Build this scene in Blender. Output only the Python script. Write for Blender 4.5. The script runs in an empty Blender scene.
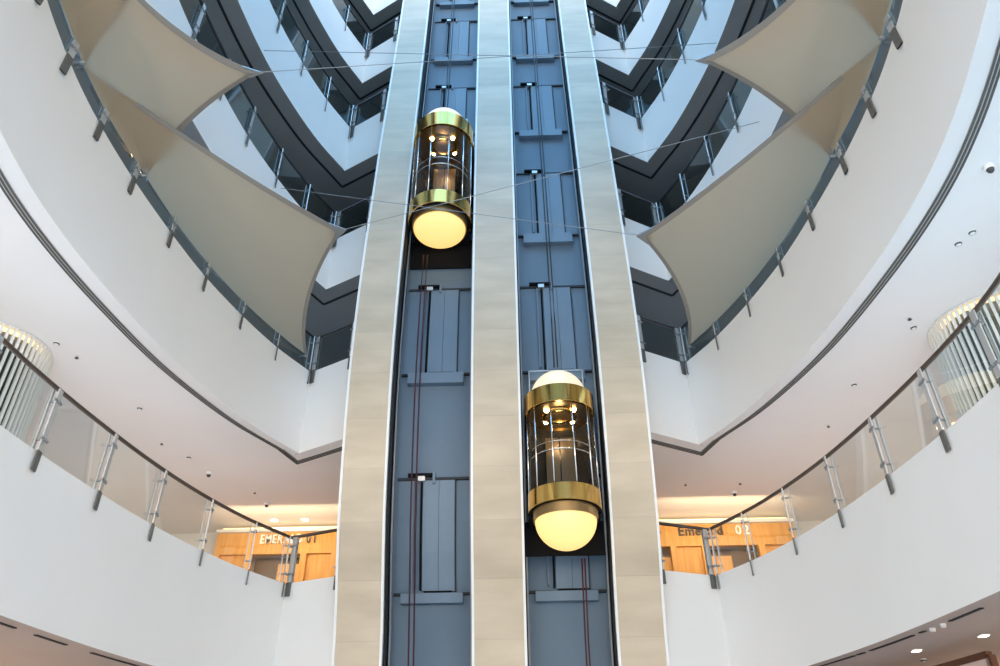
import bpy, bmesh, math, random
import numpy as np
from mathutils import Vector, Matrix
random.seed(4)
SC = bpy.context.scene
COL = SC.collection
PI = math.pi

# ------------------------------------------------------------------ materials
def mat(name, col, rough=.6, metal=0., emit=None, estr=0., spec=.5):
    m = bpy.data.materials.new(name); m.use_nodes = True
    b = m.node_tree.nodes['Principled BSDF']
    b.inputs['Base Color'].default_value = (*col, 1)
    b.inputs['Roughness'].default_value = rough
    b.inputs['Metallic'].default_value = metal
    b.inputs['Specular IOR Level'].default_value = spec
    if emit:
        b.inputs['Emission Color'].default_value = (*emit, 1)
        b.inputs['Emission Strength'].default_value = estr
    return m

def noise_tint(m, col2, scale=2., amount=.5, vec_scale=(1, 1, 1), detail=4, bump=0.):
    nt = m.node_tree; N = nt.nodes; L = nt.links; b = N['Principled BSDF']
    tc = N.new('ShaderNodeTexCoord'); mp = N.new('ShaderNodeMapping'); mp.inputs['Scale'].default_value = vec_scale
    nz = N.new('ShaderNodeTexNoise'); nz.inputs['Scale'].default_value = scale; nz.inputs['Detail'].default_value = detail
    rp = N.new('ShaderNodeMapRange'); rp.inputs['From Min'].default_value = .35; rp.inputs['From Max'].default_value = .68
    rp.inputs['To Max'].default_value = amount
    mx = N.new('ShaderNodeMix'); mx.data_type = 'RGBA'
    mx.inputs['A'].default_value = b.inputs['Base Color'].default_value
    mx.inputs['B'].default_value = (*col2, 1)
    L.new(tc.outputs['Object'], mp.inputs['Vector']); L.new(mp.outputs['Vector'], nz.inputs['Vector'])
    L.new(nz.outputs['Fac'], rp.inputs['Value']); L.new(rp.outputs['Result'], mx.inputs['Factor'])
    L.new(mx.outputs['Result'], b.inputs['Base Color'])
    if bump:
        bp = N.new('ShaderNodeBump'); bp.inputs['Strength'].default_value = bump; bp.inputs['Distance'].default_value = .02
        L.new(nz.outputs['Fac'], bp.inputs['Height']); L.new(bp.outputs['Normal'], b.inputs['Normal'])
    return m

def glass_mat(name, tint, gloss=1., facing=.25, amt=.32):
    m = bpy.data.materials.new(name); m.use_nodes = True
    nt = m.node_tree; N = nt.nodes; L = nt.links
    for n in list(N):
        if n.type != 'OUTPUT_MATERIAL': N.remove(n)
    out = [n for n in N if n.type == 'OUTPUT_MATERIAL'][0]
    tr = N.new('ShaderNodeBsdfTransparent'); tr.inputs['Color'].default_value = (*tint, 1)
    gl = N.new('ShaderNodeBsdfGlossy'); gl.inputs['Roughness'].default_value = .02
    gl.inputs['Color'].default_value = (gloss, gloss, gloss, 1)
    lw = N.new('ShaderNodeLayerWeight'); lw.inputs['Blend'].default_value = facing
    mx = N.new('ShaderNodeMixShader')
    mu = N.new('ShaderNodeMath'); mu.operation = 'MULTIPLY'; mu.inputs[1].default_value = amt
    L.new(lw.outputs['Fresnel'], mu.inputs[0]); L.new(mu.outputs[0], mx.inputs['Fac']); L.new(tr.outputs[0], mx.inputs[1]); L.new(gl.outputs[0], mx.inputs[2])
    L.new(mx.outputs[0], out.inputs['Surface'])
    return m

def stone_mat():
    m = mat('cream_stone', (.56, .49, .385), .45)
    nt = m.node_tree; N = nt.nodes; L = nt.links; b = N['Principled BSDF']
    tc = N.new('ShaderNodeTexCoord')
    mp = N.new('ShaderNodeMapping'); mp.inputs['Scale'].default_value = (.6, .6, 2.2)
    nz = N.new('ShaderNodeTexNoise'); nz.inputs['Scale'].default_value = .9; nz.inputs['Detail'].default_value = 6
    r1 = N.new('ShaderNodeMapRange'); r1.inputs['From Min'].default_value = .35; r1.inputs['From Max'].default_value = .7
    mx = N.new('ShaderNodeMix'); mx.data_type = 'RGBA'
    mx.inputs['A'].default_value = (.64, .535, .40, 1); mx.inputs['B'].default_value = (.525, .435, .315, 1)
    L.new(tc.outputs['Object'], mp.inputs['Vector']); L.new(mp.outputs['Vector'], nz.inputs['Vector'])
    L.new(nz.outputs['Fac'], r1.inputs['Value']); L.new(r1.outputs['Result'], mx.inputs['Factor'])
    # per-slab tint and fine joints, from height
    sp = N.new('ShaderNodeSeparateXYZ'); L.new(tc.outputs['Object'], sp.inputs[0])
    dv = N.new('ShaderNodeMath'); dv.operation = 'DIVIDE'; dv.inputs[1].default_value = 1.27
    L.new(sp.outputs['Z'], dv.inputs[0])
    fl = N.new('ShaderNodeMath'); fl.operation = 'FLOOR'; L.new(dv.outputs[0], fl.inputs[0])
    wn = N.new('ShaderNodeTexWhiteNoise'); wn.noise_dimensions = '1D'; L.new(fl.outputs[0], wn.inputs['W'])
    fr = N.new('ShaderNodeMath'); fr.operation = 'FRACT'; L.new(dv.outputs[0], fr.inputs[0])
    lt = N.new('ShaderNodeMath'); lt.operation = 'LESS_THAN'; lt.inputs[1].default_value = .012; L.new(fr.outputs[0], lt.inputs[0])
    r2 = N.new('ShaderNodeMapRange'); r2.inputs['To Min'].default_value = .93; r2.inputs['To Max'].default_value = 1.05
    L.new(wn.outputs['Value'], r2.inputs['Value'])
    j = N.new('ShaderNodeMath'); j.operation = 'MULTIPLY_ADD'; j.inputs[1].default_value = -.12
    L.new(lt.outputs[0], j.inputs[0]); L.new(r2.outputs['Result'], j.inputs[2])
    vm = N.new('ShaderNodeVectorMath'); vm.operation = 'SCALE'
    L.new(mx.outputs['Result'], vm.inputs[0]); L.new(j.outputs[0], vm.inputs['Scale'])
    L.new(vm.outputs[0], b.inputs['Base Color'])
    return m

def sail_mat():
    m = bpy.data.materials.new('sail_fabric'); m.use_nodes = True
    nt = m.node_tree; N = nt.nodes; L = nt.links
    for n in list(N):
        if n.type != 'OUTPUT_MATERIAL': N.remove(n)
    out = [n for n in N if n.type == 'OUTPUT_MATERIAL'][0]
    d = N.new('ShaderNodeBsdfDiffuse'); d.inputs['Color'].default_value = (.48, .38, .27, 1)
    t = N.new('ShaderNodeBsdfTranslucent'); t.inputs['Color'].default_value = (.68, .51, .35, 1)
    tc = N.new('ShaderNodeTexCoord'); nz = N.new('ShaderNodeTexNoise'); nz.inputs['Scale'].default_value = 60
    bp = N.new('ShaderNodeBump'); bp.inputs['Strength'].default_value = .05; bp.inputs['Distance'].default_value = .01
    L.new(tc.outputs['Object'], nz.inputs['Vector']); L.new(nz.outputs['Fac'], bp.inputs['Height'])
    L.new(bp.outputs['Normal'], d.inputs['Normal'])
    mx = N.new('ShaderNodeMixShader'); mx.inputs['Fac'].default_value = .44
    L.new(d.outputs[0], mx.inputs[1]); L.new(t.outputs[0], mx.inputs[2]); L.new(mx.outputs[0], out.inputs['Surface'])
    return m

M = {}
M['white'] = noise_tint(mat('white_plaster', (.82, .80, .77), .75), (.78, .765, .74), .25, 1.)
M['ceiling'] = noise_tint(mat('ceiling_plaster', (.80, .775, .76), .85), (.76, .735, .72), .3, 1.)
M['mauve'] = noise_tint(mat('mauve_ceiling', (.50, .42, .39), .85), (.46, .385, .355), .4, 1.)
M['soffit'] = noise_tint(mat('grey_soffit', (.33, .33, .33), .7), (.29, .29, .29), .6, 1.)
M['groove'] = mat('dark_groove', (.02, .02, .022), .8)
M['floor'] = noise_tint(mat('floor_marble', (.80, .77, .72), .3), (.74, .70, .64), .6, 1.)
M['gallery_marble'] = noise_tint(mat('gallery_marble', (.70, .67, .65), .35), (.63, .60, .58), 1.5, 1.)
M['carpet'] = noise_tint(mat('gallery_floor', (.33, .29, .25), .8), (.28, .25, .21), 3, 1.)
M['darkwall'] = noise_tint(mat('dark_gallery_wall', (.12, .115, .11), .7), (.09, .088, .085), .8, 1.)
M['cream'] = noise_tint(mat('cream_wall', (.78, .755, .715), .75), (.74, .715, .675), .5, 1.)
M['stone'] = stone_mat()
M['trim'] = mat('white_edge_trim', (.88, .87, .84), .4)
M['shaft'] = noise_tint(mat('shaft_paint', (.15, .215, .285), .55), (.125, .185, .25), .8, 1., (1, 1, .3))
M['shaft_light'] = noise_tint(mat('landing_door_paint', (.185, .255, .33), .5), (.16, .225, .295), 1.2, 1., (1, 1, .3))
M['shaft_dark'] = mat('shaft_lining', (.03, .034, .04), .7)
M['black'] = mat('black_metal', (.010, .010, .012), .9, spec=.1)
M['steel'] = noise_tint(mat('brushed_steel', (.62, .63, .63), .42, .6), (.52, .53, .53), 8, .8, (1, 1, .1))
M['bronze_rail'] = mat('bronze_handrail', (.13, .10, .085), .35, .7)
M['rail_dark'] = mat('dark_handrail', (.06, .06, .065), .4, .5)
M['glass'] = glass_mat('balustrade_glass', (.86, .91, .91), .95, .28, .2)
M['glass_up'] = glass_mat('gallery_glass', (.56, .63, .63), .9, .28, .16)
M['carglass'] = glass_mat('car_glass', (.82, .82, .79), .95, .24, .5)
M['brass'] = noise_tint(mat('polished_brass', (.82, .53, .17), .13, 1.), (.58, .35, .09), 6, 1., (1, 1, .02))
M['brass_dark'] = mat('dark_bronze', (.30, .20, .09), .35, .9)
M['dome'] = mat('lit_opal_dome', (.45, .36, .2), .35, emit=(1., .68, .22), estr=.85)
M['topdome'] = mat('lit_opal_top_dome', (.6, .5, .36), .4, emit=(1., .84, .58), estr=.55)
M['lamp'] = mat('lamp_bulb', (1, .9, .7), .4, emit=(1., .72, .38), estr=14.)
M['lampwhite'] = mat('downlight_lens', (1, .95, .9), .4, emit=(1., .9, .78), estr=6.)
M['cove'] = mat('cove_tube', (1, .8, .5), .4, emit=(1., .66, .30), estr=1.4)
M['chrome'] = mat('chrome', (.82, .82, .82), .12, 1.)
M['carback'] = noise_tint(mat('car_back_panel', (.10, .085, .07), .22, .6), (.06, .05, .042), 3, 1.)
M['cardoor'] = mat('car_door_bronze', (.16, .12, .08), .3, .8)
M['wood'] = noise_tint(mat('orange_wood', (.74, .36, .085), .45), (.60, .27, .05), 3, 1., (4, 4, .3))
M['wood_dark'] = noise_tint(mat('dark_wood', (.14, .075, .04), .5), (.09, .05, .03), 3, 1.)
M['sign_white'] = mat('sign_letter_white', (.85, .84, .82), .5)
M['sign_dark'] = mat('sign_letter_dark', (.06, .05, .05), .4)
M['hem'] = mat('sail_hem', (.27, .235, .20), .8)
M['sail'] = sail_mat()
M['wire'] = mat('steel_wire', (.30, .31, .32), .5, .5)
M['red'] = mat('red_cable', (.06, .006, .014), .5)
M['rope'] = mat('hoist_rope', (.03, .033, .04), .5)
M['slat'] = mat('white_slat', (.70, .72, .70), .5)
M['slatback'] = mat('screen_liner', (.05, .065, .06), .8)
M['plastic'] = mat('white_plastic', (.8, .79, .77), .4)
M['darkplastic'] = mat('dark_plastic', (.04, .04, .045), .3)
M['bronze'] = mat('bronze_frame', (.12, .05, .03), .45, .3)
M['blueglass'] = mat('tinted_window', (.16, .22, .28), .15)
M['slotframe'] = mat('grey_slot_frame', (.42, .41, .39), .6)
M['slotdark'] = mat('slot_shadow', (.085, .08, .073), .8)
M['bracket'] = mat('dark_bracket', (.14, .135, .125), .5, .3)
M['pink'] = mat('pale_rose_panel', (.62, .47, .42), .6)

# ------------------------------------------------------------------ helpers
def mesh_obj(name, verts, faces, m, parent=None, smooth=False, mats=None, fm=None):
    me = bpy.data.meshes.new(name); me.from_pydata([tuple(map(float, v)) for v in verts], [], faces); me.update()
    bm = bmesh.new(); bm.from_mesh(me); bmesh.ops.recalc_face_normals(bm, faces=bm.faces); bm.to_mesh(me); bm.free()
    for mm in (mats or [m]): me.materials.append(mm)
    if fm:
        for p, i in zip(me.polygons, fm): p.material_index = i
    if smooth:
        me.polygons.foreach_set('use_smooth', [True]*len(me.polygons))
    o = bpy.data.objects.new(name, me); COL.objects.link(o)
    if parent:
        o.parent = parent
        o.matrix_parent_inverse = Matrix.Translation(parent.location).inverted()
    return o
def thing(name, label, cat, loc=(0, 0, 0), group=None):
    o = bpy.data.objects.new(name, None); COL.objects.link(o); o.location = loc; o.empty_display_size = .1
    o['label'] = label; o['category'] = cat
    if group: o['group'] = group
    return o
def tag(o, label, cat, group=None):
    o['label'] = label; o['category'] = cat
    if group: o['group'] = group
    return o
def struct(o): o['kind'] = 'structure'; return o

class MB:
    def __init__(s): s.v = []; s.f = []
    def add(s, v, f):
        n = len(s.v); s.v += [tuple(p) for p in v]; s.f += [tuple(i+n for i in q) for q in f]; return s
    def box(s, x0, x1, y0, y1, z0, z1):
        v = [(x, y, z) for z in (z0, z1) for y in (y0, y1) for x in (x0, x1)]
        return s.add(v, [(0, 1, 3, 2), (4, 5, 7, 6), (0, 1, 5, 4), (2, 3, 7, 6), (0, 2, 6, 4), (1, 3, 7, 5)])
    def obox(s, c, ux, uy, uz, hx, hy, hz):
        c = Vector(c); ux, uy, uz = Vector(ux), Vector(uy), Vector(uz)
        v = [c+ux*(a*hx)+uy*(b*hy)+uz*(d*hz) for d in (-1, 1) for b in (-1, 1) for a in (-1, 1)]
        return s.add(v, [(0, 1, 3, 2), (4, 5, 7, 6), (0, 1, 5, 4), (2, 3, 7, 6), (0, 2, 6, 4), (1, 3, 7, 5)])
    def tube(s, pts, r, n=8, cap=True):
        pts = [Vector(p) for p in pts]; rings = []
        for i, p in enumerate(pts):
            t = (pts[min(i+1, len(pts)-1)]-pts[max(i-1, 0)]).normalized()
            a = t.cross(Vector((0, 0, 1)))
            if a.length < .05: a = t.cross(Vector((0, 1, 0)))
            a.normalize(); b = t.cross(a)
            rings.append([p+a*(r*math.cos(2*PI*k/n))+b*(r*math.sin(2*PI*k/n)) for k in range(n)])
        v = [q for R in rings for q in R]; f = []
        for i in range(len(pts)-1):
            for k in range(n): f.append((i*n+k, i*n+(k+1) % n, (i+1)*n+(k+1) % n, (i+1)*n+k))
        if cap: f += [tuple(range(n)), tuple(range((len(pts)-1)*n, len(pts)*n))]
        return s.add(v, f)
    def lathe(s, prof, c, n=40, a0=0, a1=2*PI):
        """prof: (radius, z) list round the vertical axis through c=(x,y)"""
        full = abs(a1-a0-2*PI) < 1e-6; m_ = n if full else n+1
        v = []; f = []
        for r, z in prof:
            for k in range(m_):
                a = a0+(a1-a0)*k/n; v.append((c[0]+r*math.cos(a), c[1]+r*math.sin(a), z))
        for i in range(len(prof)-1):
            for k in range(n): f.append((i*m_+k, i*m_+(k+1) % m_, (i+1)*m_+(k+1) % m_, (i+1)*m_+k))
        return s.add(v, f)
    def sweep(s, path, prof):
        """path: list of (point, normal2d); prof: closed list of (offset along normal, z)"""
        m_ = len(prof); v = []; f = []
        for (p, n) in path:
            for (o, z) in prof: v.append((p[0]+n[0]*o, p[1]+n[1]*o, z))
        for i in range(len(path)-1):
            for k in range(m_): f.append((i*m_+k, i*m_+(k+1) % m_, (i+1)*m_+(k+1) % m_, (i+1)*m_+k))
        f += [tuple(range(m_)), tuple(range((len(path)-1)*m_, len(path)*m_))]
        return s.add(v, f)
    def build(s, name, m, parent=None, smooth=False): return mesh_obj(name, s.v, s.f, m, parent, smooth)
def under(o, m):
    o.data.materials.append(m)
    for p in o.data.polygons:
        if abs(p.normal.z) > .9 and p.center.z < sum(v.co.z for v in o.data.vertices)/len(o.data.vertices): p.material_index = 1
    return o
def smooth_by_angle(o, ang=35):
    me = o.data; bm = bmesh.new(); bm.from_mesh(me)
    for f in bm.faces: f.smooth = True
    for e in bm.edges: e.smooth = len(e.link_faces) == 2 and e.calc_face_angle(0) < math.radians(ang)
    bm.to_mesh(me); bm.free(); return o

# tower face: a gently bowed front, its distance as a function of height
_zk = [-1.6, 3.5, 6.8, 11.2, 17.9, 28.5, 40.]
_yk = [18.75, 18.35, 17.30, 16.74, 17.15, 18.31, 19.2]
def Dt(z):
    k = 0
    while k < len(_zk)-2 and z > _zk[k+1]: k += 1
    def sl(i):
        if i == 0: return (_yk[1]-_yk[0])/(_zk[1]-_zk[0])
        if i == len(_zk)-1: return (_yk[-1]-_yk[-2])/(_zk[-1]-_zk[-2])
        return (_yk[i+1]-_yk[i-1])/(_zk[i+1]-_zk[i-1])
    h = _zk[k+1]-_zk[k]; t = (z-_zk[k])/h
    a, b, m0, m1 = _yk[k], _yk[k+1], sl(k)*h, sl(k+1)*h
    return (2*t**3-3*t*t+1)*a+(t**3-2*t*t+t)*m0+(-2*t**3+3*t*t)*b+(t**3-t*t)*m1
def tower_box(mb, x0, x1, o0, o1, z0, z1, step=1.0):
    n = max(1, int(math.ceil((z1-z0)/step))); v = []; f = []
    for i in range(n+1):
        z = z0+(z1-z0)*i/n; d = Dt(z)
        v += [(x0, d+o0, z), (x1, d+o0, z), (x1, d+o1, z), (x0, d+o1, z)]
    for i in range(n):
        for k in range(4): f.append((i*4+k, i*4+(k+1) % 4, (i+1)*4+(k+1) % 4, (i+1)*4+k))
    f += [(0, 1, 2, 3), (n*4, n*4+1, n*4+2, n*4+3)]
    return mb.add(v, f)
def tower_line(x, o, z0, z1, step=1.5):
    n = max(2, int((z1-z0)/step)); return [(x, Dt(z0+(z1-z0)*i/n)+o, z0+(z1-z0)*i/n) for i in range(n+1)]

# plan curve of the galleries (left side; the right side mirrors it)
BASE = np.array([(-5.39, 18.72), (-6.02, 17.3), (-6.5, 15.75), (-6.87, 14.1), (-7.08, 12.4), (-7.2, 10.6), (-7.17, 9.),
                 (-6.98, 7.6), (-6.65, 6.2), (-6.2, 4.6), (-5.6, 2.8), (-4.9, 1.2)])
BASE_LOW = np.array([(-5.38, 18.98), (-6.1, 17.5), (-6.62, 15.95), (-6.99, 14.35), (-7.26, 12.5), (-7.43, 10.6), (-7.44, 9.), (-7.25, 7.6),
                     (-6.9, 6.2), (-6.4, 4.6), (-5.7, 2.8), (-5., 1.2)])
def curve(dY, low=False, n=8):
    P = BASE_LOW.copy() if low else BASE.copy()
    if not low: P[:, 1] += dY
    Q = np.vstack([2*P[0]-P[1], P, 2*P[-1]-P[-2]]); out = []
    for i in range(1, len(Q)-2):
        for k in range(n):
            t = k/n; a, b, c, d = Q[i-1:i+3]
            out.append(.5*((2*b)+(c-a)*t+(2*a-5*b+4*c-d)*t*t+(3*b-a-3*c+d)*t**3))
    out.append(P[-1]); return np.array(out)
def arclen(c): return np.concatenate([[0], np.cumsum(np.linalg.norm(np.diff(c, axis=0), axis=1))])
def at(c, S, s):
    """point and outward normal (away from the atrium) at arc length s of left-hand curve"""
    i = min(max(int(np.searchsorted(S, s))-1, 0), len(c)-2)
    w = (s-S[i])/(S[i+1]-S[i]); p = c[i]+w*(c[i+1]-c[i]); t = (c[i+1]-c[i])/np.linalg.norm(c[i+1]-c[i])
    return p, np.array([-abs(t[1]), t[0]*(1 if t[1] < 0 else -1)])
def path(c, side, i0=0, i1=None):
    """(point, outward normal) list with mirroring; side -1 left, 1 right"""
    out = []; N = len(c); i1 = N if i1 is None else i1
    for i in range(i0, i1):
        t = c[min(i+1, N-1)]-c[max(i-1, 0)]; t = t/np.linalg.norm(t)
        n = np.array([t[1], -t[0]])                    # for a path running towards -y on the left
        out.append(((c[i][0]*-side, c[i][1]), (n[0]*-side, n[1])))
    return out

class Level: pass
LV = []
for key, dY, sx, zb, zt, zp, zf in (
        ('B', .25, True, 2.88, 5.37, 5.03, 4.95), ('A', -.25, False, 8.70, 11.25, 10.83, 10.4), ('C', 0., False, 14.45, 16.5, 16.08, 15.6),
        ('D', .1, False, 19.85, 22.07, 21.45, 21.0), ('E', .7, False, 25.5, 27.5, 27.05, 26.3), ('F', .9, False, 30.5, 32.4, 31.9, 31.0)):
    l = Level(); l.key = key; l.dY = dY; l.zb, l.zt, l.zp, l.zf = zb, zt, zp, zf
    l.c = curve(dY, sx); l.S = arclen(l.c); l.corner = l.c[0]
    l.ret = np.array([-3.79, (17.78 if key != 'B' else 18.1)+dY]); LV.append(l)
LB = LV[0]; LA = LV[1]

# ------------------------------------------------------------------ setting
OUT = {'B': 13., 'A': 13., 'C': 11., 'D': 11., 'E': 11., 'F': 11., 'G': 11.}
def offset_poly(pth, o): return [(p[0]+n[0]*o, p[1]+n[1]*o) for p, n in pth]
YB = 24.6
for l in LV:
    for side in (-1, 1):
        nm = 'wall_left' if side < 0 else 'wall_right'
        # parapet band: arc, then the return that runs to the tower
        mb = MB(); pth = path(l.c, side)
        pth[0] = (pth[0][0], pth[0][1])
        th = .22
        mb.sweep(pth, [(0, l.zb), (0, l.zt), (th, l.zt), (th, l.zb)])
        ob = struct(mb.build(nm, M['white']))
        under(ob, {'A': M['ceiling'], 'B': M['mauve']}.get(l.key, M['soffit']))
        mb = MB(); a = np.array([l.corner[0]*-side, l.corner[1]]); b = np.array([l.ret[0]*-side, l.ret[1]])
        d = (b-a)/np.linalg.norm(b-a); n = np.array([-d[1], d[0]]);
        if n[1] < 0: n = -n
        mb.sweep([(a, n), (b, n)], [(0, l.zb), (0, l.zt), (th, l.zt), (th, l.zb)])
        ob = struct(mb.build(nm, M['white']))
        under(ob, {'A': M['ceiling'], 'B': M['mauve']}.get(l.key, M['soffit']))
    # slab: soffit polygon from the arc edge to the outer walls, closed behind the tower
    zb, zf = l.zb, l.zf; X = OUT[l.key]
    in_ = [tuple(l.c[i]+.12*np.array(n)*np.array([-1, 1])*np.array([-1, 1])) for i, (q, n) in list(enumerate(path(l.c, -1)))[::-1]]                   # from near end to the left corner
    ret = tuple(l.ret)
    in_[-1] = (in_[-1][0], l.corner[1]+.12)
    left = [(-X, l.c[-1][1])]+in_+[(ret[0], ret[1]+.14), (-3.2, Dt(zb)+1.6), (0, Dt(zb)+1.6), (0, YB), (-X, YB)]
    right = [(-x, y) for x, y in left]
    for poly in (left, right):
        nv = len(poly)
        v = [(x, y, zb+.002) for x, y in poly]+[(x, y, zf) for x, y in poly]
        sidef = [(i, (i+1) % nv, nv+(i+1) % nv, nv+i) for i in range(nv)]
        o = mesh_obj('ceiling', v, [tuple(range(nv)), tuple(range(nv, 2*nv))]+sidef, None,
                     mats=[{'A': M['ceiling'], 'B': M['mauve']}.get(l.key, M['soffit']), M['gallery_marble'] if l.key in 'AB' else M['carpet']], fm=[0, 1]+[0]*nv)
        struct(o)
# ground floor, outer walls
struct(MB().box(-40, 40, -40, 26, -1.9, -1.6).build('floor', M['floor']))
for side in (-1, 1):
    nm = 'wall_left' if side < 0 else 'wall_right'
    x0, x1 = sorted((side*13., side*13.3))
    struct(MB().box(x0, x1, 1.2, YB, -1.6, 14.45).build(nm, M['cream']))
    x0, x1 = sorted((side*11., side*11.3))
    struct(MB().box(x0, x1, -6., YB, 14.45, 33.).build(nm, M['darkwall']))
struct(MB().box(-13.3, 13.3, YB, YB+.3, -1.6, 14.45).build('wall_back', M['cream']))
struct(MB().box(-11.3, 11.3, YB, YB+.3, 14.45, 33.).build('wall_back', M['darkwall']))

struct(MB().box(-11.3, 11.3, -6.3, -6., 12., 33.).build('wall_light_block', M['white']))  # unseen wall, added to keep front daylight off the upper galleries
# shadow grooves in the upper soffits
k = 1
for l in LV[2:]:
    for side in (-1, 1):
        mb = MB(); pth = path(l.c, side)
        # follow the arc .55 outwards, and the return
        oo = .55
        pts = offset_poly(pth, oo)
        a = np.array([l.corner[0], l.corner[1]]); b = l.ret; d = (b-a)/np.linalg.norm(b-a); n = np.array([-d[1], d[0]])
        if n[1] < 0: n = -n
        aa, bb = a+n*oo, b+n*oo
        # meeting point of the return line and the arc offset line
        p0 = np.array([pts[0][0]*-side, pts[0][1]]); p1 = np.array([pts[1][0]*-side, pts[1][1]])
        A_ = np.array([[d[0], -(p1-p0)[0]], [d[1], -(p1-p0)[1]]]); t = np.linalg.solve(A_, p0-aa)
        q = aa+d*t[0]
        for seg in ([(q[0]*-side, q[1]), (bb[0]*-side, bb[1])], [(q[0]*-side, q[1])]+pts[1:]):
            pp = []
            for i, p in enumerate(seg):
                e0 = np.array(seg[max(i-1, 0)]); e1 = np.array(seg[min(i+1, len(seg)-1)]); tt = (e1-e0)/np.linalg.norm(e1-e0)
                pp.append((p, (tt[1], -tt[0])))
            mb.sweep(pp, [(-.04, l.zb-.02), (.04, l.zb-.02), (.04, l.zb+.01), (-.04, l.zb+.01)])
        struct(mb.build('trim_%d' % k, M['groove'])); k += 1

# linear slot diffusers in the two white soffits
def slot(l, side, o, s0, s1, m, w, parent, name, z):
    S = l.S; pp = []
    n = max(2, int((s1-s0)/.3))
    for i in range(n+1):
        p, nn = at(l.c, S, s0+(s1-s0)*i/n); pp.append(((p[0]*-side, p[1]), (nn[0]*-side, nn[1])))
    return MB().sweep(pp, [(o-w, z-.012), (o+w, z-.012), (o+w, z+.01), (o-w, z+.01)]).build(name, m, parent)
for side, word in ((-1, 'left'), (1, 'right')):
    t = thing('slot_diffuser', 'long curved triple-slot air diffuser in the %s white ceiling under the second gallery' % word, 'air diffuser', (side*7.4, 10, LA.zb))
    slot(LA, side, .40, .1, 17.5, M['slotframe'], .085, t, 'frame', LA.zb-.002)
    def miter(o):
        pt = offset_poly(path(LA.c, -1), o); a0 = np.array(LA.corner); b0 = np.array(LA.ret); dd = (b0-a0)/np.linalg.norm(b0-a0); n0 = np.array([-dd[1], dd[0]])
        n0 = n0 if n0[1] > 0 else -n0; p0_, p1_ = np.array(pt[0]), np.array(pt[1]); q_ = a0+n0*o
        tt = np.linalg.solve(np.array([[dd[0], -(p1_-p0_)[0]], [dd[1], -(p1_-p0_)[1]]]), p0_-q_); c0 = q_+dd*tt[0]
        return (c0[0]*-side, c0[1]), ((b0+n0*o)[0]*-side, (b0+n0*o)[1])
    for o, w_, zz, mm, nm_ in ((.40, .085, LA.zb-.002, 'slotframe', 'frame'), (.335, .018, LA.zb-.012, 'slotdark', 'slot'), (.40, .018, LA.zb-.012, 'slotdark', 'slot'), (.465, .018, LA.zb-.012, 'slotdark', 'slot')):
        c0, e0 = miter(o); arc0 = at(LA.c, LA.S, .1); a1 = (arc0[0]+arc0[1]*o); a1 = (a1[0]*-side, a1[1])
        for pq in ((c0, e0), (c0, a1)):
            dv = np.array(pq[1])-np.array(pq[0]); dv /= np.linalg.norm(dv); nv_ = (-dv[1], dv[0])
            MB().sweep([(pq[0], nv_), (pq[1], nv_)], [(-w_, zz-.012), (w_, zz-.012), (w_, zz+.01), (-w_, zz+.01)]).build(nm_, M[mm], t)
    for j, o in enumerate((.335, .40, .465)): slot(LA, side, o, .1, 17.5, M['slotdark'], .018, t, 'slot', LA.zb-.012)
t = thing('slot_diffuser', 'broken dark slot diffuser along the lowest right-hand ceiling edge', 'air diffuser', (7.2, 13, LB.zb))
for s0, s1 in ((1., 3.4), (3.5, 3.7), (3.9, 5.2), (5.4, 5.55), (6.25, 7.1), (7.9, 9.5), (9.7, 12)): slot(LB, 1, .32, s0, s1, M['groove'], .032, t, 'slot', LB.zb-.002)
t = thing('slot_diffuser', 'broken dark slot diffuser along the lowest left-hand ceiling edge', 'air diffuser', (-7.2, 13, LB.zb))
for s0, s1 in ((1., 4.9), (5.6, 6.4), (6.9, 7.3), (7.5, 12)): slot(LB, -1, .32, s0, s1, M['groove'], .032, t, 'slot', LB.zb-.002)
t = thing('spotlight', 'small pair of white spotlights in the slot of the lowest right ceiling', 'spotlight', (7.3, 13.4, LB.zb))
for s in (5.75, 6.05):
    p, n = at(LB.c, LB.S, s); MB().lathe([(.0, LB.zb-.06), (.04, LB.zb-.06), (.05, LB.zb-.02), (.05, LB.zb)], (-p[0]-n[0]*.32, p[1]+n[1]*.32), 16).build('head', M['plastic'], t, True)

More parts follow.
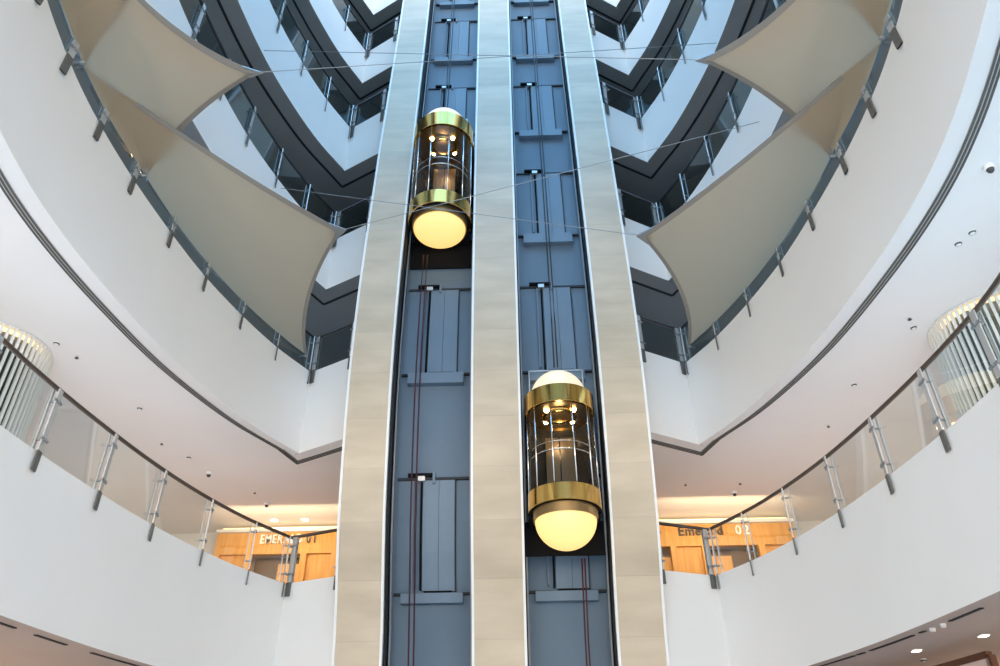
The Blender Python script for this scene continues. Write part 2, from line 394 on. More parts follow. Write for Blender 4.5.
# ------------------------------------------------------------------ lift tower
XO, XI, XM = 3.82, 2.73, .605
for x0, x1, word in ((-XO, -XI, 'left of the three on the lift tower, beside the left shaft'), (-XM, XM, 'middle of the three, between both lift shafts'),
                     (XI, XO, 'right of the three on the lift tower, beside the right shaft')):
    t = thing('stone_column', 'tall cream stone clad column, '+word, 'column', ((x0+x1)/2, 18, -1.6))
    mb = MB(); tower_box(mb, x0+.02, x1-.02, 0, 1.7 if x0*x1 > 0 else 1.7, -1.6, 36.5, .8); smooth_by_angle(mb.build('stone_cladding', M['stone'], t))
    for e in (x0, x1):
        mb = MB(); tower_box(mb, e-.03, e+.03, -.03, .09, -1.6, 36.5, .8); smooth_by_angle(mb.build('edge_trim', M['trim'], t))
BW = 1.2
for s, word in ((-1, 'left'), (1, 'right')):
    xa, xb = sorted((s*XM, s*XI))
    mb = MB(); tower_box(mb, xa, xb, BW, BW+.2, -1.6, 36.5, .8); struct(smooth_by_angle(mb.build('wall_shaft_'+word, M['shaft'])))
    # dark lining of the outer cheek, and of the inner one
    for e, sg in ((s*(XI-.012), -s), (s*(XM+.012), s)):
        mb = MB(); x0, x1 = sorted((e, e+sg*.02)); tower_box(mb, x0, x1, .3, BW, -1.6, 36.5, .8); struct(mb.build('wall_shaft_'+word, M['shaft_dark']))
    for e, sg, w2 in ((s*(XI-.035), -s, 'outer'), (s*(XM+.035), s, 'inner')):
        t = thing('guide_rail', 'black lift guide rail on the %s side of the %s shaft' % (w2, word), 'rail', (e, 18.4, -1.6))
        mb = MB(); x0, x1 = sorted((e, e+sg*.03)); tower_box(mb, x0, x1, .62, .80, -1.6, 36.5, .8); mb.build('base_flange', M['black'], t)
        mb = MB(); x0, x1 = sorted((e+sg*.03, e+sg*.07)); tower_box(mb, x0, x1, .69, .72, -1.6, 36.5, .8); mb.build('blade', M['wire'], t)

# landing doors seen in the shafts
LAND = [('lowest', 4.83, 5.05, 7.80), ('second', 10.40, 10.72, 13.75), ('third', 15.50, 15.90, 19.02), ('fourth', 21.02, 21.38, 24.5),
        ('fifth', 26.32, 26.62, 29.72), ('sixth', 30.95, 31.2, 34.4)]
for s, word in ((-1, 'left'), (1, 'right')):
    xa, xb = sorted((s*(XM+.04), s*(XI-.04)))
    off = xa  # both units read the same way round, measured from the left cheek
    for i, (ow, z0, z1, zh) in enumerate(LAND):
        if word == 'left' and ow == 'third': continue   # hidden behind the car
        t = thing('landing_door', 'blue-grey back of the %s landing door from the bottom in the %s shaft' % (ow, word), 'lift door', ((xa+xb)/2, Dt(z1)+BW, z0))
        def P(name, x0, x1, p, zz0, zz1, m):
            mb = MB(); tower_box(mb, off+x0, off+x1, BW-p, BW+.01, zz0, zz1); return mb.build(name, m, t)
        shift = .0
        P('sill_box', .24, 1.78, .20, z0, z1, M['shaft_light'])
        P('sill_rail', .05, 2.0, .10, z1-.02, z1+.03, M['shaft_dark'])
        P('header_beam', .08, 2.04, .07, zh-.045, zh+.02, M['shaft_dark'])
        P('side_panel', .10, .54, .03, z1+.05, zh-.05, M['shaft'])
        P('door_panel', .76, 1.16, .08, z1+.07, zh-.06, M['shaft_light'])
        P('door_panel', 1.17, 1.57, .08, z1+.07, zh-.06, M['shaft_light'])
        P('door_edge', 1.575, 1.60, .09, z1+.05, zh-.05, M['shaft_dark'])
        P('side_panel', 1.63, 2.02, .03, z1+.05, zh-.30, M['shaft'])
        P('track', .80, 1.50, .10, z1+.03, z1+.07, M['black'])
        P('link_bar', .56, .595, .12, z1+.15, zh-.1, M['shaft_light'])
        P('link_bar', .69, .735, .10, z1+.1, zh-.1, M['black'])
        b = P('door_operator', .36, 1.0, .16, zh+.02, zh+.10, M['black'])
        P('operator_arm', .62, .80, .17, zh-.10, zh+.02, M['steel'])
        P('bracket', 1.0, 1.06, .15, zh-.16, zh+.14, M['shaft_light'])

# ropes and travelling cables
CX = {'left': -1.67, 'right': 1.67}
for nm, lab, cat, m, x, o, z0, z1, gap, r in (
        ('hoist_rope', 'twin black hoist ropes hanging down the left shaft above the upper car', 'rope', M['rope'], -1.80, .72, 20.95, 36.4, .09, .02),
        ('hoist_rope', 'twin black hoist ropes hanging down the right shaft above the lower car', 'rope', M['rope'], 1.63, .72, 10.62, 36.4, .09, .02),
        ('travelling_cable', 'dark red travelling cable hanging below the upper left car', 'cable', M['red'], -2.11, .6, -1.5, 14.7, .12, .02),
        ('travelling_cable', 'dark red travelling cable hanging below the lower right car', 'cable', M['red'], 2.05, .45, -1.5, 5.6, .07, .02)):
    t = thing(nm, lab, cat, (x, Dt(z0)+o, z0))
    for q in (-1, 1): MB().tube(tower_line(x+q*gap/2, o, z0, z1), r, 6).build('strand', m, t, True)

# ------------------------------------------------------------------ cars
def car(word, lab, z_low0, z_low1, z_up0, z_up1, apex, dome_low, yc, xc, shade_drop, R, RD):
    t = thing('glass_elevator', lab, 'elevator', (xc, yc, dome_low)); c = (xc, yc)
    zr = z_low0-.22
    # lower dome with its two rings
    n = 14; rd = RD; h = zr-dome_low
    prof = [(rd*math.sin(PI/2*i/n)+.0005, zr-h*math.cos(PI/2*i/n)) for i in range(n+1)]
    MB().lathe(prof, c, 48).build('bottom_dome', M['dome'], t, True)
    smooth_by_angle(MB().lathe([(RD-.01, zr-.01), (RD+.04, zr-.02), (RD+.05, z_low0), (.5, z_low0)], c, 48).build('lower_ring', M['brass_dark'], t))
    MB().lathe([(RD+.055, z_low0-.016), (R-.01, z_low0-.016)], c, 48).build('underside_ring', M['black'], t)
    smooth_by_angle(MB().lathe([(RD+.01, z_low0-.012), (R, z_low0-.012), (R+.02, z_low0), (R+.02, z_low1), (R-.04, z_low1), (R-.04, z_low0+.02), (RD+.01, z_low0-.012)], c, 64).build('lower_band', M['brass'], t))
    MB().lathe([(.001, z_low1-.06), (R-.05, z_low1-.06), (R-.05, z_low0), (.001, z_low0)], c, 48).build('car_floor', M['carback'], t)
    # glass, open to the back where the door is
    MB().lathe([(R-.02, z_low1-.02), (R-.02, z_up0+.02)], c, 56, PI*1.02, PI*1.98).build('glass_wall', M['carglass'], t, True)
    for a in (1.02, 1.22, 1.40, 1.60, 1.78, 1.98):
        x, y = xc+(R-.02)*math.cos(a*PI), yc+(R-.02)*math.sin(a*PI)
        MB().tube([(x, y, z_low1-.02), (x, y, z_up0+.02)], .017, 8).build('mullion', M['chrome'], t, True)
    # solid back half
    MB().lathe([(R-.03, z_low1-.05), (R-.03, z_up0+.05)], c, 40, -.02*PI, 1.02*PI).build('back_panel', M['carback'], t, True)
    mb = MB()
    for dx in (-.36, .02): mb.box(xc+dx, xc+dx+.34, yc+.62, yc+.66, z_low1, z_low1+(z_up0-z_low1)*.86)
    mb.build('car_door', M['cardoor'], t)
    # handrail and kick rail
    zz = z_low1+(z_up0-z_low1)*.42
    for nm, z, r in (('handrail', zz, .022), ('mid_rail', zz+.28*(z_up0-z_low1)*.35, .014)):
        MB().tube([(xc+(R-.1)*math.cos(a), yc+(R-.1)*math.sin(a), z) for a in np.linspace(PI*1.05, PI*1.95, 24)], r, 8).build(nm, M['chrome'], t, True)
    # ceiling with lamps and a ring
    MB().lathe([(.001, z_up0+.03), (R-.05, z_up0+.03), (R-.05, z_up0+.12), (.001, z_up0+.12)], c, 48).build('car_ceiling', M['brass_dark'], t)
    MB().lathe([(.30, z_up0+.035), (.30, z_up0-.03), (.45, z_up0-.03), (.45, z_up0+.035)], c, 40).build('ceiling_ring', M['brass'], t, True)
    for dx, dy in ((-.34, -.34), (.34, -.34), (-.34, .3), (.34, .3)):
        MB().lathe([(.001, z_up0-.05), (.05, z_up0-.04), (.07, z_up0), (.07, z_up0+.03)], (xc+dx, yc+dy), 16).build('ceiling_lamp', M['lamp'], t, True)
    smooth_by_angle(MB().lathe([(R-.06, z_up0), (R+.02, z_up0), (R+.03, z_up0+.01), (R+.03, z_up1-.01), (R+.0, z_up1), (R*.85-.01, z_up1+.01), (R*.85-.01, z_up1-.05), (R-.06, z_up1-.05), (R-.06, z_up0)], c, 64).build('upper_band', M['brass'], t))
    rd = R*.85; h = apex-z_up1
    prof = [(rd*math.cos(PI/2*i/n)+.0005, z_up1+h*math.sin(PI/2*i/n)) for i in range(n+1)]
    MB().lathe(prof, c, 48).build('top_dome', M['topdome'], t, True)
    # crosshead frame behind the top dome
    mb = MB(); y0 = yc+.55
    for x in (-.74, .71): mb.box(xc+x, xc+x+.03, y0, y0+.04, z_up1-.3, apex+.45)
    mb.box(xc-.74, xc+.74, y0, y0+.04, apex+.42, apex+.45); mb.build('crosshead', M['steel'], t)
    for x in (-R-.02, R-.06): MB().box(xc+x, xc+x+.08, yc+.55, yc+.75, z_low1-.2, z_up1).build('sling', M['black'], t)
    MB().box(xc-.98, xc+.98, yc+.93, yc+.96, z_low0-shade_drop, z_low0+.1).build('shade_panel', M['black'], t)  # black panel standing in for the car's shade on the shaft wall
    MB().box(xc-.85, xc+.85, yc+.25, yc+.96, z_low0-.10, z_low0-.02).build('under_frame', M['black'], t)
    for x in (-R-.02, R-.08):
        MB().box(xc+x, xc+x+.10, yc+.5, yc+.8, z_up1, z_up1+.16).build('roller_guide', M['steel'], t)
    L = bpy.data.lights.new('car_light', 'POINT'); L.energy = 8; L.color = (1, .78, .5); L.shadow_soft_size = .1
    lo = bpy.data.objects.new('car_light', L); COL.objects.link(lo); lo.location = (xc, yc-.1, z_up0-.3); lo.parent = t; lo.matrix_parent_inverse = Matrix.Translation(t.location).inverted()
    return t
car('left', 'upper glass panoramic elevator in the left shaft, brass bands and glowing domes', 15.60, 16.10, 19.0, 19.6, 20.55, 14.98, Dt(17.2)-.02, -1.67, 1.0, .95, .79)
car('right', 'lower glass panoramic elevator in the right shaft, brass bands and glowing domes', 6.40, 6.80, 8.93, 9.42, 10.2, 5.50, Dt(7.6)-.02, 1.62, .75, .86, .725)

# ------------------------------------------------------------------ glass balustrades
PS = [.14, 1.55, 3.15, 4.8, 6.4, 8.05, 9.45, 10.9, 12.2, 13.7, 15.2]
PSB = [.14, 1.36, 2.98, 4.7, 6.45, 8.2, 9.9, 11.6, 13.3]
WORDS = {'B': 'lowest', 'A': 'second', 'C': 'third', 'D': 'fourth', 'E': 'fifth'}
NOTE = {'B': 'with wood shopfront seen through it', 'A': 'with the fabric sails hooked to it', 'C': 'partly hidden by the upper sails', 'D': 'level with the upper car', 'E': 'near the top of the photo'}
GL = {'B': 'glass'}
def make_post(root, p, n, zp, zt, zr):
    """p on the parapet face, n outward; flat plate on the atrium side"""
    tdir = Vector((-n[1], n[0], 0)); nd = Vector((n[0], n[1], 0)); up = Vector((0, 0, 1))
    c = Vector((p[0], p[1], 0))
    h = (zr-zp)/2
    po = MB().obox(c-nd*.045+up*(zp+h), tdir, nd, up, .065, .012, h).build('post', M['steel'], root)
    MB().obox(c-nd*.05+up*((zp+zt)/2), tdir, nd, up, .068, .016, (zt-zp)/2).build('base_bracket', M['bracket'], po)
    MB().obox(c+nd*.075+up*((zt+zr)/2), tdir, nd, up, .03, .01, (zr-zt)/2).build('back_plate', M['steel'], po)
    for z in (zt+.18*(zr-zt), zt+.80*(zr-zt)):
        MB().tube([c-nd*.10+up*z, c+nd*.10+up*z], .022, 8).build('clamp', M['wire'], po, True)
        MB().obox(c-nd*.062+up*z, tdir, nd, up, .12, .012, .022).build('clamp', M['wire'], po)
    return po
for l in LV[:5]:
    for side, word in ((-1, 'left'), (1, 'right')):
        zr = l.zt+1.18
        t = thing('glass_balustrade', '%s %s gallery glass balustrade, %s' % (WORDS[l.key], word, NOTE[l.key]), 'balustrade', (side*7, 12, l.zt))
        pos = PSB if l.key == 'B' else PS
        # handrail over the arc and the return
        pth = path(l.c, side); o = .03
        line = [(p[0]+n[0]*o, p[1]+n[1]*o) for p, n in pth]
        cr = line[0]; e = (l.ret[0]*-side, l.ret[1])
        line3 = [(e[0], e[1], zr)]+[(x, y, zr) for x, y in line]
        MB().tube(line3, .042, 10).build('handrail', M['bronze_rail'] if l.key == 'B' else M['rail_dark'], t, True)
        for s in pos:
            if s > l.S[-1]-.1: continue
            p, n = at(l.c, l.S, s); make_post(t, (p[0]*-side, p[1]), (n[0]*-side, n[1]), l.zp, l.zt, zr-.03)
        a = np.array([l.corner[0]*-side, l.corner[1]]); b = np.array(e); d = (b-a)/np.linalg.norm(b-a)
        n = np.array([-d[1], d[0]]); n = n if n[1] > 0 else -n
        for f in (.14, 1.56):
            p = a+d*f; make_post(t, p, n, l.zp, l.zt, zr-.03)
        # panes
        ed = [0.]+[x for x in pos[1:] if x < l.S[-1]-.1]
        for s0, s1 in zip(ed[:-1], ed[1:]):
            pp = []
            for i in range(7):
                p, nn = at(l.c, l.S, s0+.03+(s1-s0-.06)*i/6); pp.append(((p[0]*-side, p[1]), (nn[0]*-side, nn[1])))
            v = [(p[0]+nn[0]*.03, p[1]+nn[1]*.03, z) for p, nn in pp for z in (l.zt-.02, zr-.05)]
            f = [(2*i, 2*i+2, 2*i+3, 2*i+1) for i in range(6)]
            mesh_obj('glass_pane', v, f, M[GL.get(l.key, 'glass_up')], t, True)
        p0, p1 = a+d*.08+n*.03, b+n*.03
        mesh_obj('glass_pane', [(*p0, l.zt-.02), (*p1, l.zt-.02), (*p1, zr-.05), (*p0, zr-.05)], [(0, 1, 2, 3)], M[GL.get(l.key, 'glass_up')], t)

# ------------------------------------------------------------------ shade sails
def bez(a, m, b, u):  # quadratic through m at u=.5
    q = [2*m[i]-.5*(a[i]+b[i]) for i in range(3)]
    return Vector([(1-u)**2*a[i]+2*u*(1-u)*q[i]+u*u*b[i] for i in range(3)])
def sail(label, a, mid, b, tip, sagA, sagB, cup=.25):
    t = thing('shade_sail', label, 'shade sail', tuple(a))
    a, b, tip = Vector(a), Vector(b), Vector(tip)
    cen = (a+b+tip)/3; n, m_ = 22, 22
    def edge(p, sag):
        mdir = (cen-(p+tip)/2); nrm = (tip-p).normalized(); mdir = (mdir-nrm*mdir.dot(nrm)).normalized(); return mdir*sag
    sa, sb = edge(a, sagA), edge(b, sagB)
    nrm = (b-a).cross(tip-a).normalized()
    if nrm.z < 0: nrm = -nrm
    def S(u, v, lift=0):
        e = bez(a, mid, b, u)
        p = e*(1-v)+tip*v + (sa*(1-u)+sb*u)*(4*v*(1-v))
        p += nrm*(cup*math.sin(PI*u)*(4*v*(1-v))*-1) - nrm*lift
        return p
    v = [S(i/n, j/m_*.97) for j in range(m_+1) for i in range(n+1)]
    f = [(j*(n+1)+i, j*(n+1)+i+1, (j+1)*(n+1)+i+1, (j+1)*(n+1)+i) for j in range(m_) for i in range(n)]
    mesh_obj('fabric', v, f, M['sail'], t, True)
    # hems on the two free edges
    for uu in (0, 1):
        vv = []
        for j in range(m_+1):
            w = j/m_*.97
            p = S(uu, w); ww = .16
            L_ = (S(1-uu, w)-p).length+1e-6; u2 = uu+(1-2*uu)*min(.5, ww/L_)
            for q, lf in ((p, -.012), (p, .012), (S(u2, w), .012)): vv.append(q-nrm*lf)
        ff = []
        for j in range(m_):
            for k in range(3): ff.append((j*3+k, j*3+(k+1) % 3, (j+1)*3+(k+1) % 3, (j+1)*3+k))
        mesh_obj('hem', vv, ff, M['hem'], t)
    # tip plate, rail brackets
    q0, q1 = S(0, .93), S(1, .93); back = (tip-(q0+q1)/2).normalized()
    mb = MB(); w = [q0, q1, tip+back*.12]
    mb.add([x-nrm*.03 for x in w]+[x+nrm*.03 for x in w], [(0, 1, 2), (3, 4, 5), (0, 1, 4, 3), (1, 2, 5, 4), (2, 0, 3, 5)]); mb.build('corner_plate', M['wire'], t)
    for c in (a, b):
        MB().tube([c, c+Vector((math.copysign(.22, c.x), 0, -.05))], .045, 8).build('rail_bracket', M['wire'], t, True)
    return t
def rp(s, dz, o=-.05):
    p, n = at(LA.c, LA.S, s); return np.array([p[0]+n[0]*o, p[1]+n[1]*o, LA.zt+dz])
def mir(p): return (-p[0], p[1], p[2])
T2L, T2R = (-3.88, 14.5, 13.12), (3.79, 14.5, 12.66)
T1L, T1R = (-4.81, 10., 13.60), (4.57, 10., 13.56)
T0L, T0R = (-4.6, 6.55, 13.1), (4.6, 6.55, 13.1)
for side, word, T0, T1, T2 in ((-1, 'left', T0L, T1L, T2L), (1, 'right', T0R, T1R, T2R)):
    g = (lambda p: tuple(p)) if side < 0 else mir
    sail('large beige shade sail low on the %s, reaching down to the corner beside the tower' % word, g(rp(10.35, .44)), g(rp(5.2, .38, 0.)), g(rp(.32, .40)), T2, .12, .42)
    sail('upper beige shade sail on the %s, its tip pointing at the lift tower' % word, g(rp(14.2, .6)), g(rp(10.9, .38, 0.)), g(rp(7.75, .38)), T1, .55, .25)
    sail('topmost beige shade sail on the %s, only a corner inside the photo' % word, g(rp(17.4, .6)), g(rp(13.8, .4, 0.)), g(rp(10.5, .40)), T0, .25, .12)
# steel cables
for lab, p, q in (('thin steel cable from the large left sail rising to the right third gallery', T2L, (6.98, 13.2, 15.29)),
                  ('thin steel cable from the large right sail rising to the left third gallery', T2R, (-6.4, 16.1, 16.32)),
                  ('thin steel cable from the upper left sail across to the right fourth gallery', T1L, (6.85, 14.1, 19.9)),
                  ('thin steel cable from the upper right sail across to the left fourth gallery', T1R, (-6.88, 13.9, 19.95))):
    tag(MB().tube([p, q], .009, 6).build('steel_cable', M['wire']), lab, 'cable')

# ------------------------------------------------------------------ lowest gallery: slatted drums, shopfront, signs, fittings
for side, word in ((-1, 'left'), (1, 'right')):
    cx, cy, R = (-10.5 if side < 0 else 10.3), 12.95, 1.15
    t = thing('slatted_drum', 'round drum of white vertical slats behind the %s lowest balustrade, lit at the top' % word, 'screen', (cx, cy, 4.95))
    for k in range(60):
        a = 2*PI*k/60; MB().obox((cx+R*math.cos(a), cy+R*math.sin(a), 6.8), (-math.sin(a), math.cos(a), 0), (math.cos(a), math.sin(a), 0), (0, 0, 1), .026, .025, 1.86).build('slat', M['slat'], t)
    MB().lathe([(R-.16, 4.95), (R-.16, 8.3), (R-.45, 8.3)], (cx, cy), 40).build('liner', M['slatback'], t, True)
    MB().lathe([(R-.16, 8.60), (R-.06, 8.60), (R-.06, 8.64), (R-.16, 8.64), (R-.16, 8.60)], (cx, cy), 48).build('light_ring', M['cove'], t, True)
    smooth_by_angle(MB().lathe([(R-.04, 8.665), (R+.03, 8.665), (R+.03, 8.69), (R-.04, 8.69), (R-.04, 8.665)], (cx, cy), 48).build('top_ring', M['slat'], t))

def text_mesh(ch, size, m, parent, name, x, y, z, sx=1.):
    cu = bpy.data.curves.new('glyph', 'FONT'); cu.body = ch; cu.size = size; cu.extrude = .025; cu.offset = .006
    o = bpy.data.objects.new('glyph', cu); COL.objects.link(o)
    dg = bpy.context.evaluated_depsgraph_get(); me = bpy.data.meshes.new_from_object(o.evaluated_get(dg)); w = max([v.co.x for v in me.vertices] or [0])
    bpy.data.objects.remove(o); bpy.data.curves.remove(cu)
    me.transform(Matrix.Translation((x, y, z)) @ Matrix.Rotation(PI/2, 4, 'X') @ Matrix.Scale(sx, 4, (1, 0, 0)))
    me.materials.clear(); me.materials.append(m)
    ob = bpy.data.objects.new(name, me); COL.objects.link(ob); ob.parent = parent; ob.matrix_parent_inverse = Matrix.Translation(parent.location).inverted()
    return w*sx
YW = 24.0
for side, word in ((-1, 'left'), (1, 'right')):
    t = thing('wooden_shopfront', 'orange wood ballroom front at the back of the %s lowest gallery' % word, 'shopfront', (side*7, YW, 4.95))
    def W(name, x0, x1, y0, y1, z0, z1, m):
        if side > 0: x0, x1 = -x1, -x0
        return MB().box(x0, x1, y0, y1, z0, z1).build(name, m, t)
    W('header', -9.4, -4.4, YW-.10, YW+.1, 7.72, 8.42, M['wood'])
    W('cornice', -9.4, -4.4, YW-.25, YW+.1, 8.42, 8.52, M['cream'])
    for x in (-9.4, -8.35, -6.55, -5.55, -4.6): W('wood_post', x, x+.2, YW-.14, YW+.1, 4.95, 7.72, M['wood'])
    W('wood_panel', -9.2, -8.35, YW, YW+.1, 4.95, 7.72, M['wood'])
    W('wood_panel', -6.35, -5.55, YW, YW+.1, 4.95, 7.72, M['wood'])
    W('doorway', -8.15, -6.55, YW+.35, YW+.42, 4.95, 7.72, M['wood_dark'])
    W('door_leaf', -7.3, -6.6, YW+.12, YW+.2, 4.95, 7.45, M['wood'])
    W('window_pane', -5.35, -4.6, YW, YW+.06, 4.95, 7.4, M['blueglass'] if side < 0 else M['wood'])
    W('counter', -9.2, -8.35, YW-.3, YW, 7.0, 7.08, M['cream'])
    W('cove_tube', -9.2, -4.5, YW-.2, YW-.14, 8.53, 8.57, M['cove'])
def sign(label, word, num, x, z, caps, xn, sx):
    t = thing('sign_lettering', label, 'sign', (x, YW-.12, z))
    cx = x
    for ch in word:
        w = text_mesh(ch, .42, M['sign_white'] if caps else M['sign_dark'], t, 'letter', cx, YW-.13, z, sx); cx += w+.03
    cx = xn
    for ch in num:
        w = text_mesh(ch, .42, M['sign_dark'] if caps else M['sign_white'], t, 'numeral', cx, YW-.13, z, sx); cx += w+.06
sign('white raised letters reading EMERALD 01 on the left wooden front', 'EMERALD', '01', -7.95, 8.06, True, -6.42, .68)
sign('dark raised letters reading Emerald 02 on the right wooden front', 'Emerald', '02', 5.66, 8.06, False, 7.5, .95)

def fit(name, label, cat, x, y, z, kind, group=None):
    t = thing(name, label, cat, (x, y, z), group)
    if kind == 'dome':
        MB().lathe([(.001, z-.08), (.07, z-.08), (.08, z-.05), (.08, z)], (x, y), 20).build('housing', M['plastic'], t, True)
        MB().lathe([(.001, z-.15), (.03, z-.145), (.05, z-.12), (.06, z-.08)], (x, y), 20).build('lens_dome', M['darkplastic'], t, True)
    elif kind == 'sprinkler':
        MB().lathe([(.001, z-.012), (.06, z-.012), (.06, z)], (x, y), 18).build('escutcheon', M['plastic'], t)
        MB().lathe([(.001, z-.06), (.04, z-.055), (.04, z-.045), (.012, z-.04), (.015, z-.01)], (x, y), 14).build('deflector', M['darkplastic'], t)
    elif kind == 'detector':
        MB().lathe([(.001, z-.055), (.04, z-.05), (.06, z-.025), (.065, z-.01), (.065, z)], (x, y), 20).build('housing', M['plastic'], t, True)
        MB().lathe([(.05, z-.046), (.058, z-.035), (.063, z-.02)], (x, y), 20).build('vent_ring', M['darkplastic'], t, True)
    elif kind == 'down':
        MB().lathe([(.12, z-.012), (.16, z-.012), (.16, z), (.12, z)], (x, y), 20).build('trim_ring', M['plastic'], t)
        MB().lathe([(.001, z-.008), (.12, z-.008)], (x, y), 20).build('lens', M['lampwhite'], t)
ZA = LA.zb+.004
fit('dome_camera', 'small dome camera on the left white ceiling, nearest the wooden front', 'security camera', -7.26, 21.99, ZA, 'dome')
fit('dome_camera', 'small dome camera on the right white ceiling, nearest the wooden front', 'security camera', 7.1, 21.85, ZA, 'dome')
fit('dome_camera', 'larger dome camera near the right photo edge, beside the slot diffuser', 'security camera', 8.03, 8.53, ZA, 'dome')
fit('dome_camera', 'pale dome camera on the left ceiling, roughly above the fourth balustrade post', 'security camera', -8.22, 19.6, ZA, 'dome')
for k, (x, y, lab) in enumerate(((-8.9, 13.4, 'dark sprinkler head on the left ceiling close to the slatted drum'), (-8.79, 17.67, 'sprinkler head on the left ceiling past the middle of the balustrade'),
                  (-7.37, 21.1, 'sprinkler head just in front of the left dome camera'), (8.55, 12.71, 'dark sprinkler head on the right ceiling close to the slatted drum'),
                  (8.5, 17.5, 'sprinkler head on the right ceiling above the middle of the balustrade'), (7.12, 21.18, 'sprinkler head just in front of the right dome camera'),
                  (5.5, 21.17, 'sprinkler head on the right ceiling beside the tower column'))):
    fit('sprinkler', lab, 'sprinkler', x, y, ZA, 'sprinkler', 'ceiling sprinklers')
for x, y, lab in ((-9.06, 12.86, 'smoke detector on the left ceiling nearest the slatted drum'), (-8.55, 15.75, 'smoke detector on the left ceiling beyond the drum'),
                  (-8.41, 18.56, 'smoke detector on the left ceiling just short of the middle dome camera'), (8.54, 10.1, 'larger smoke detector of a pair on the right ceiling between drum and camera'),
                  (8.44, 10.4, 'smaller detector of a pair on the right ceiling between drum and camera'), (8.78, 13.05, 'smoke detector on the right ceiling beside the drum'),
                  (8.40, 15.4, 'smoke detector on the right ceiling over the third balustrade post')):
    fit('smoke_detector', lab, 'smoke detector', x, y, ZA, 'detector', 'ceiling smoke detectors')
for x, y in ((11.2, 15.6), (11.8, 15.2), (11.3, 16.1), (12.1, 15.9)):
    fit('downlight', 'small round downlight in the right ceiling corner seen through the lowest balustrade', 'downlight', x, y, ZA, 'down', 'downlights past the right drum')
for x, lab in ((-7.45, 'tiny glowing downlight over the left wooden front, nearer the photo edge'), (-6.45, 'tiny glowing downlight over the left wooden front, nearer the tower')):
    fit('downlight', lab, 'downlight', x, 23.5, ZA, 'down', 'downlights over the left wooden front')
# square lights under the lowest right gallery
for x, y, lab in ((8.6, 14.1, 'square white ceiling light under the lowest right gallery, nearer the photo edge'), (7.95, 15.3, 'square white ceiling light under the lowest right gallery, nearer the tower')):
    t = thing('square_downlight', lab, 'ceiling light', (x, y, LB.zb))
    mb = MB(); mb.box(x-.085, x+.085, y-.085, y+.085, LB.zb-.02, LB.zb); mb.build('frame', M['plastic'], t)
    MB().box(x-.065, x+.065, y-.065, y+.065, LB.zb-.03, LB.zb-.015).build('lens', M['lampwhite'], t)
fit('smoke_detector', 'tiny detector under the lowest right gallery above the bronze screen', 'smoke detector', 8.48, 16.22, LB.zb, 'detector')
# bronze gridded screen on the ground floor, right
t = thing('bronze_screen', 'bronze framed window screen with small panes at the lower right corner', 'screen', (8.2, 15, -1.6))
pa, pb = Vector((7.75, 16.9, 0)), Vector((8.42, 13.8, 0)); d = (pb-pa); Ls = d.length; d.normalize(); nn = Vector((-d.y, d.x, 0)); up = Vector((0, 0, 1))
zt_ = 2.50
mb = MB(); mid = (pa+pb)/2
mb.obox(mid+up*zt_, d, nn, up, Ls/2, .06, .06)
for q in (pa, pb): mb.obox(q+up*((zt_-1.6)/2), d, nn, up, .06, .06, (zt_+1.6)/2)
mb.build('frame', M['bronze'], t)
mb = MB()
for k in range(1, 9): mb.obox(pa+d*(Ls*k/9)+up*((zt_-1.6)/2), d, nn, up, .03, .03, (zt_+1.6)/2-.06)
for k in range(1, 8): mb.obox(mid+up*(zt_-.5*k), d, nn, up, Ls/2, .025, .025)
mb.build('glazing_bar', M['bronze'], t)
MB().obox(mid+up*((zt_-1.6)/2)+nn*-.05, d, nn, up, Ls/2, .01, (zt_+1.6)/2-.05).build('panel', M['pink'], t)

# ------------------------------------------------------------------ light
w = bpy.data.worlds.new('sky'); SC.world = w; w.use_nodes = True
nt = w.node_tree; N = nt.nodes; L = nt.links
bg = N['Background']; tc = N.new('ShaderNodeTexCoord'); sp = N.new('ShaderNodeSeparateXYZ'); cr = N.new('ShaderNodeValToRGB')
L.new(tc.outputs['Generated'], sp.inputs[0]); L.new(sp.outputs['Z'], cr.inputs['Fac']); L.new(cr.outputs['Color'], bg.inputs['Color'])
cr.color_ramp.elements[0].position = 0.; cr.color_ramp.elements[0].color = (1.98, 1.70, 1.40, 1)
cr.color_ramp.elements[1].position = .75; cr.color_ramp.elements[1].color = (.31, .89, 1.6, 1)
e = cr.color_ramp.elements.new(.4); e.color = (1.05, 1.12, 1.18, 1)
bg.inputs['Strength'].default_value = 2.2
def area(name, loc, target, size, energy, col, sy=None):
    A = bpy.data.lights.new(name, 'AREA'); A.energy = energy; A.color = col; A.size = size
    if sy: A.shape = 'RECTANGLE'; A.size_y = sy
    o = bpy.data.objects.new(name, A); COL.objects.link(o); o.location = loc
    zz = (Vector(loc)-Vector(target)).normalized(); yy = Vector((0, 1, 0)); xx = yy.cross(zz).normalized(); yy = zz.cross(xx)
    o.rotation_euler = Matrix((xx, yy, zz)).transposed().to_euler(); return o
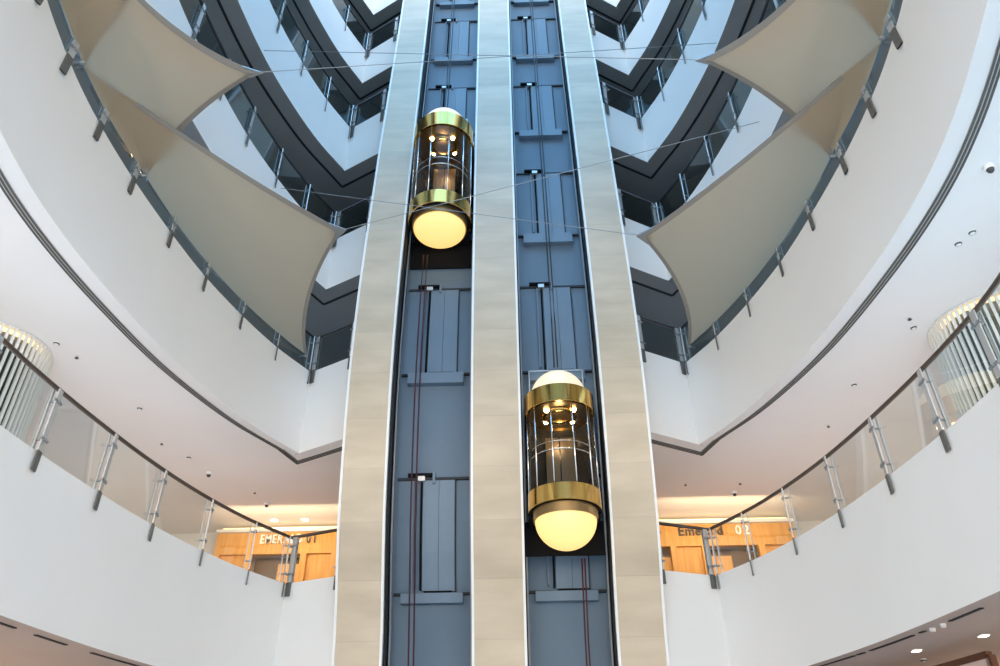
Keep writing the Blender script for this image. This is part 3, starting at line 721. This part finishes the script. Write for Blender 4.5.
def point(name, loc, energy, col, r=.15):
    A = bpy.data.lights.new(name, 'POINT'); A.energy = energy; A.color = col; A.shadow_soft_size = r
    o = bpy.data.objects.new(name, A); COL.objects.link(o); o.location = loc; return o
for side in (-1, 1):
    area('shopfront_light', (side*6.9, 22.0, 8.1), (side*6.9, 24., 7.7), 4., 60, (1., .76, .46), .3)
    for y in (8, 13, 18): point('lobby_downlight', (side*10.5, y, 2.3), 35 if side > 0 else 75, (1., .72, .48))
    for (x, y, ln, en, c) in ((8.3, 7.5, 6., 75, (.50, .78, 1.) if side > 0 else (.86, .93, 1.)), (8.2, 13.3, 5., 32, (.95, .95, 1.)), (7.6, 18.3, 4., 13, (1., .92, .95)), (5.5, 21.5, 4., 5, (1., .9, .9))):
        area('parapet_fill', (side*x, y, 5.15), (side*(x+.6), y, 8.7), .4, en, c, ln)  # added fill without a fixture, brightens the white ceiling from below
    area('gallery_light', (side*10.8, 18.5, 8.6), (side*10.8, 18.5, 5), 1.2, 95, (1., .97, .96), 6.)

# ------------------------------------------------------------------ camera
cam = bpy.data.cameras.new('camera'); co = bpy.data.objects.new('camera', cam); COL.objects.link(co)
cam.sensor_width = 36; cam.lens = 27.0; cam.clip_end = 300; cam.clip_start = .05
TH, RO, YWr = math.radians(34), math.radians(.7), math.radians(1.25)
def ray(u, v):
    c, s = math.cos(RO), math.sin(RO); u, v = u*c+v*s, v*c-u*s
    dx, dy, dz = u, math.cos(TH)-v*math.sin(TH), math.sin(TH)+v*math.cos(TH)
    c, s = math.cos(YWr), math.sin(YWr); return Vector((c*dx-s*dy, s*dx+c*dy, dz))
fw = ray(0, 0); rt = ray(1, 0)-fw; upv = ray(0, 1)-fw
R = Matrix((rt, upv, -fw)).transposed()
co.matrix_world = Matrix.Translation((.5, 0, 0)) @ R.to_4x4()
SC.camera = co
SC.view_settings.view_transform = 'Standard'; SC.view_settings.look = 'None'; SC.view_settings.gamma = 1
SC.view_settings.use_curve_mapping = False; SC.view_settings.exposure = 0.3
SC.cycles.use_denoising = True; SC.cycles.max_bounces = 10; SC.cycles.diffuse_bounces = 6; SC.cycles.transparent_max_bounces = 16
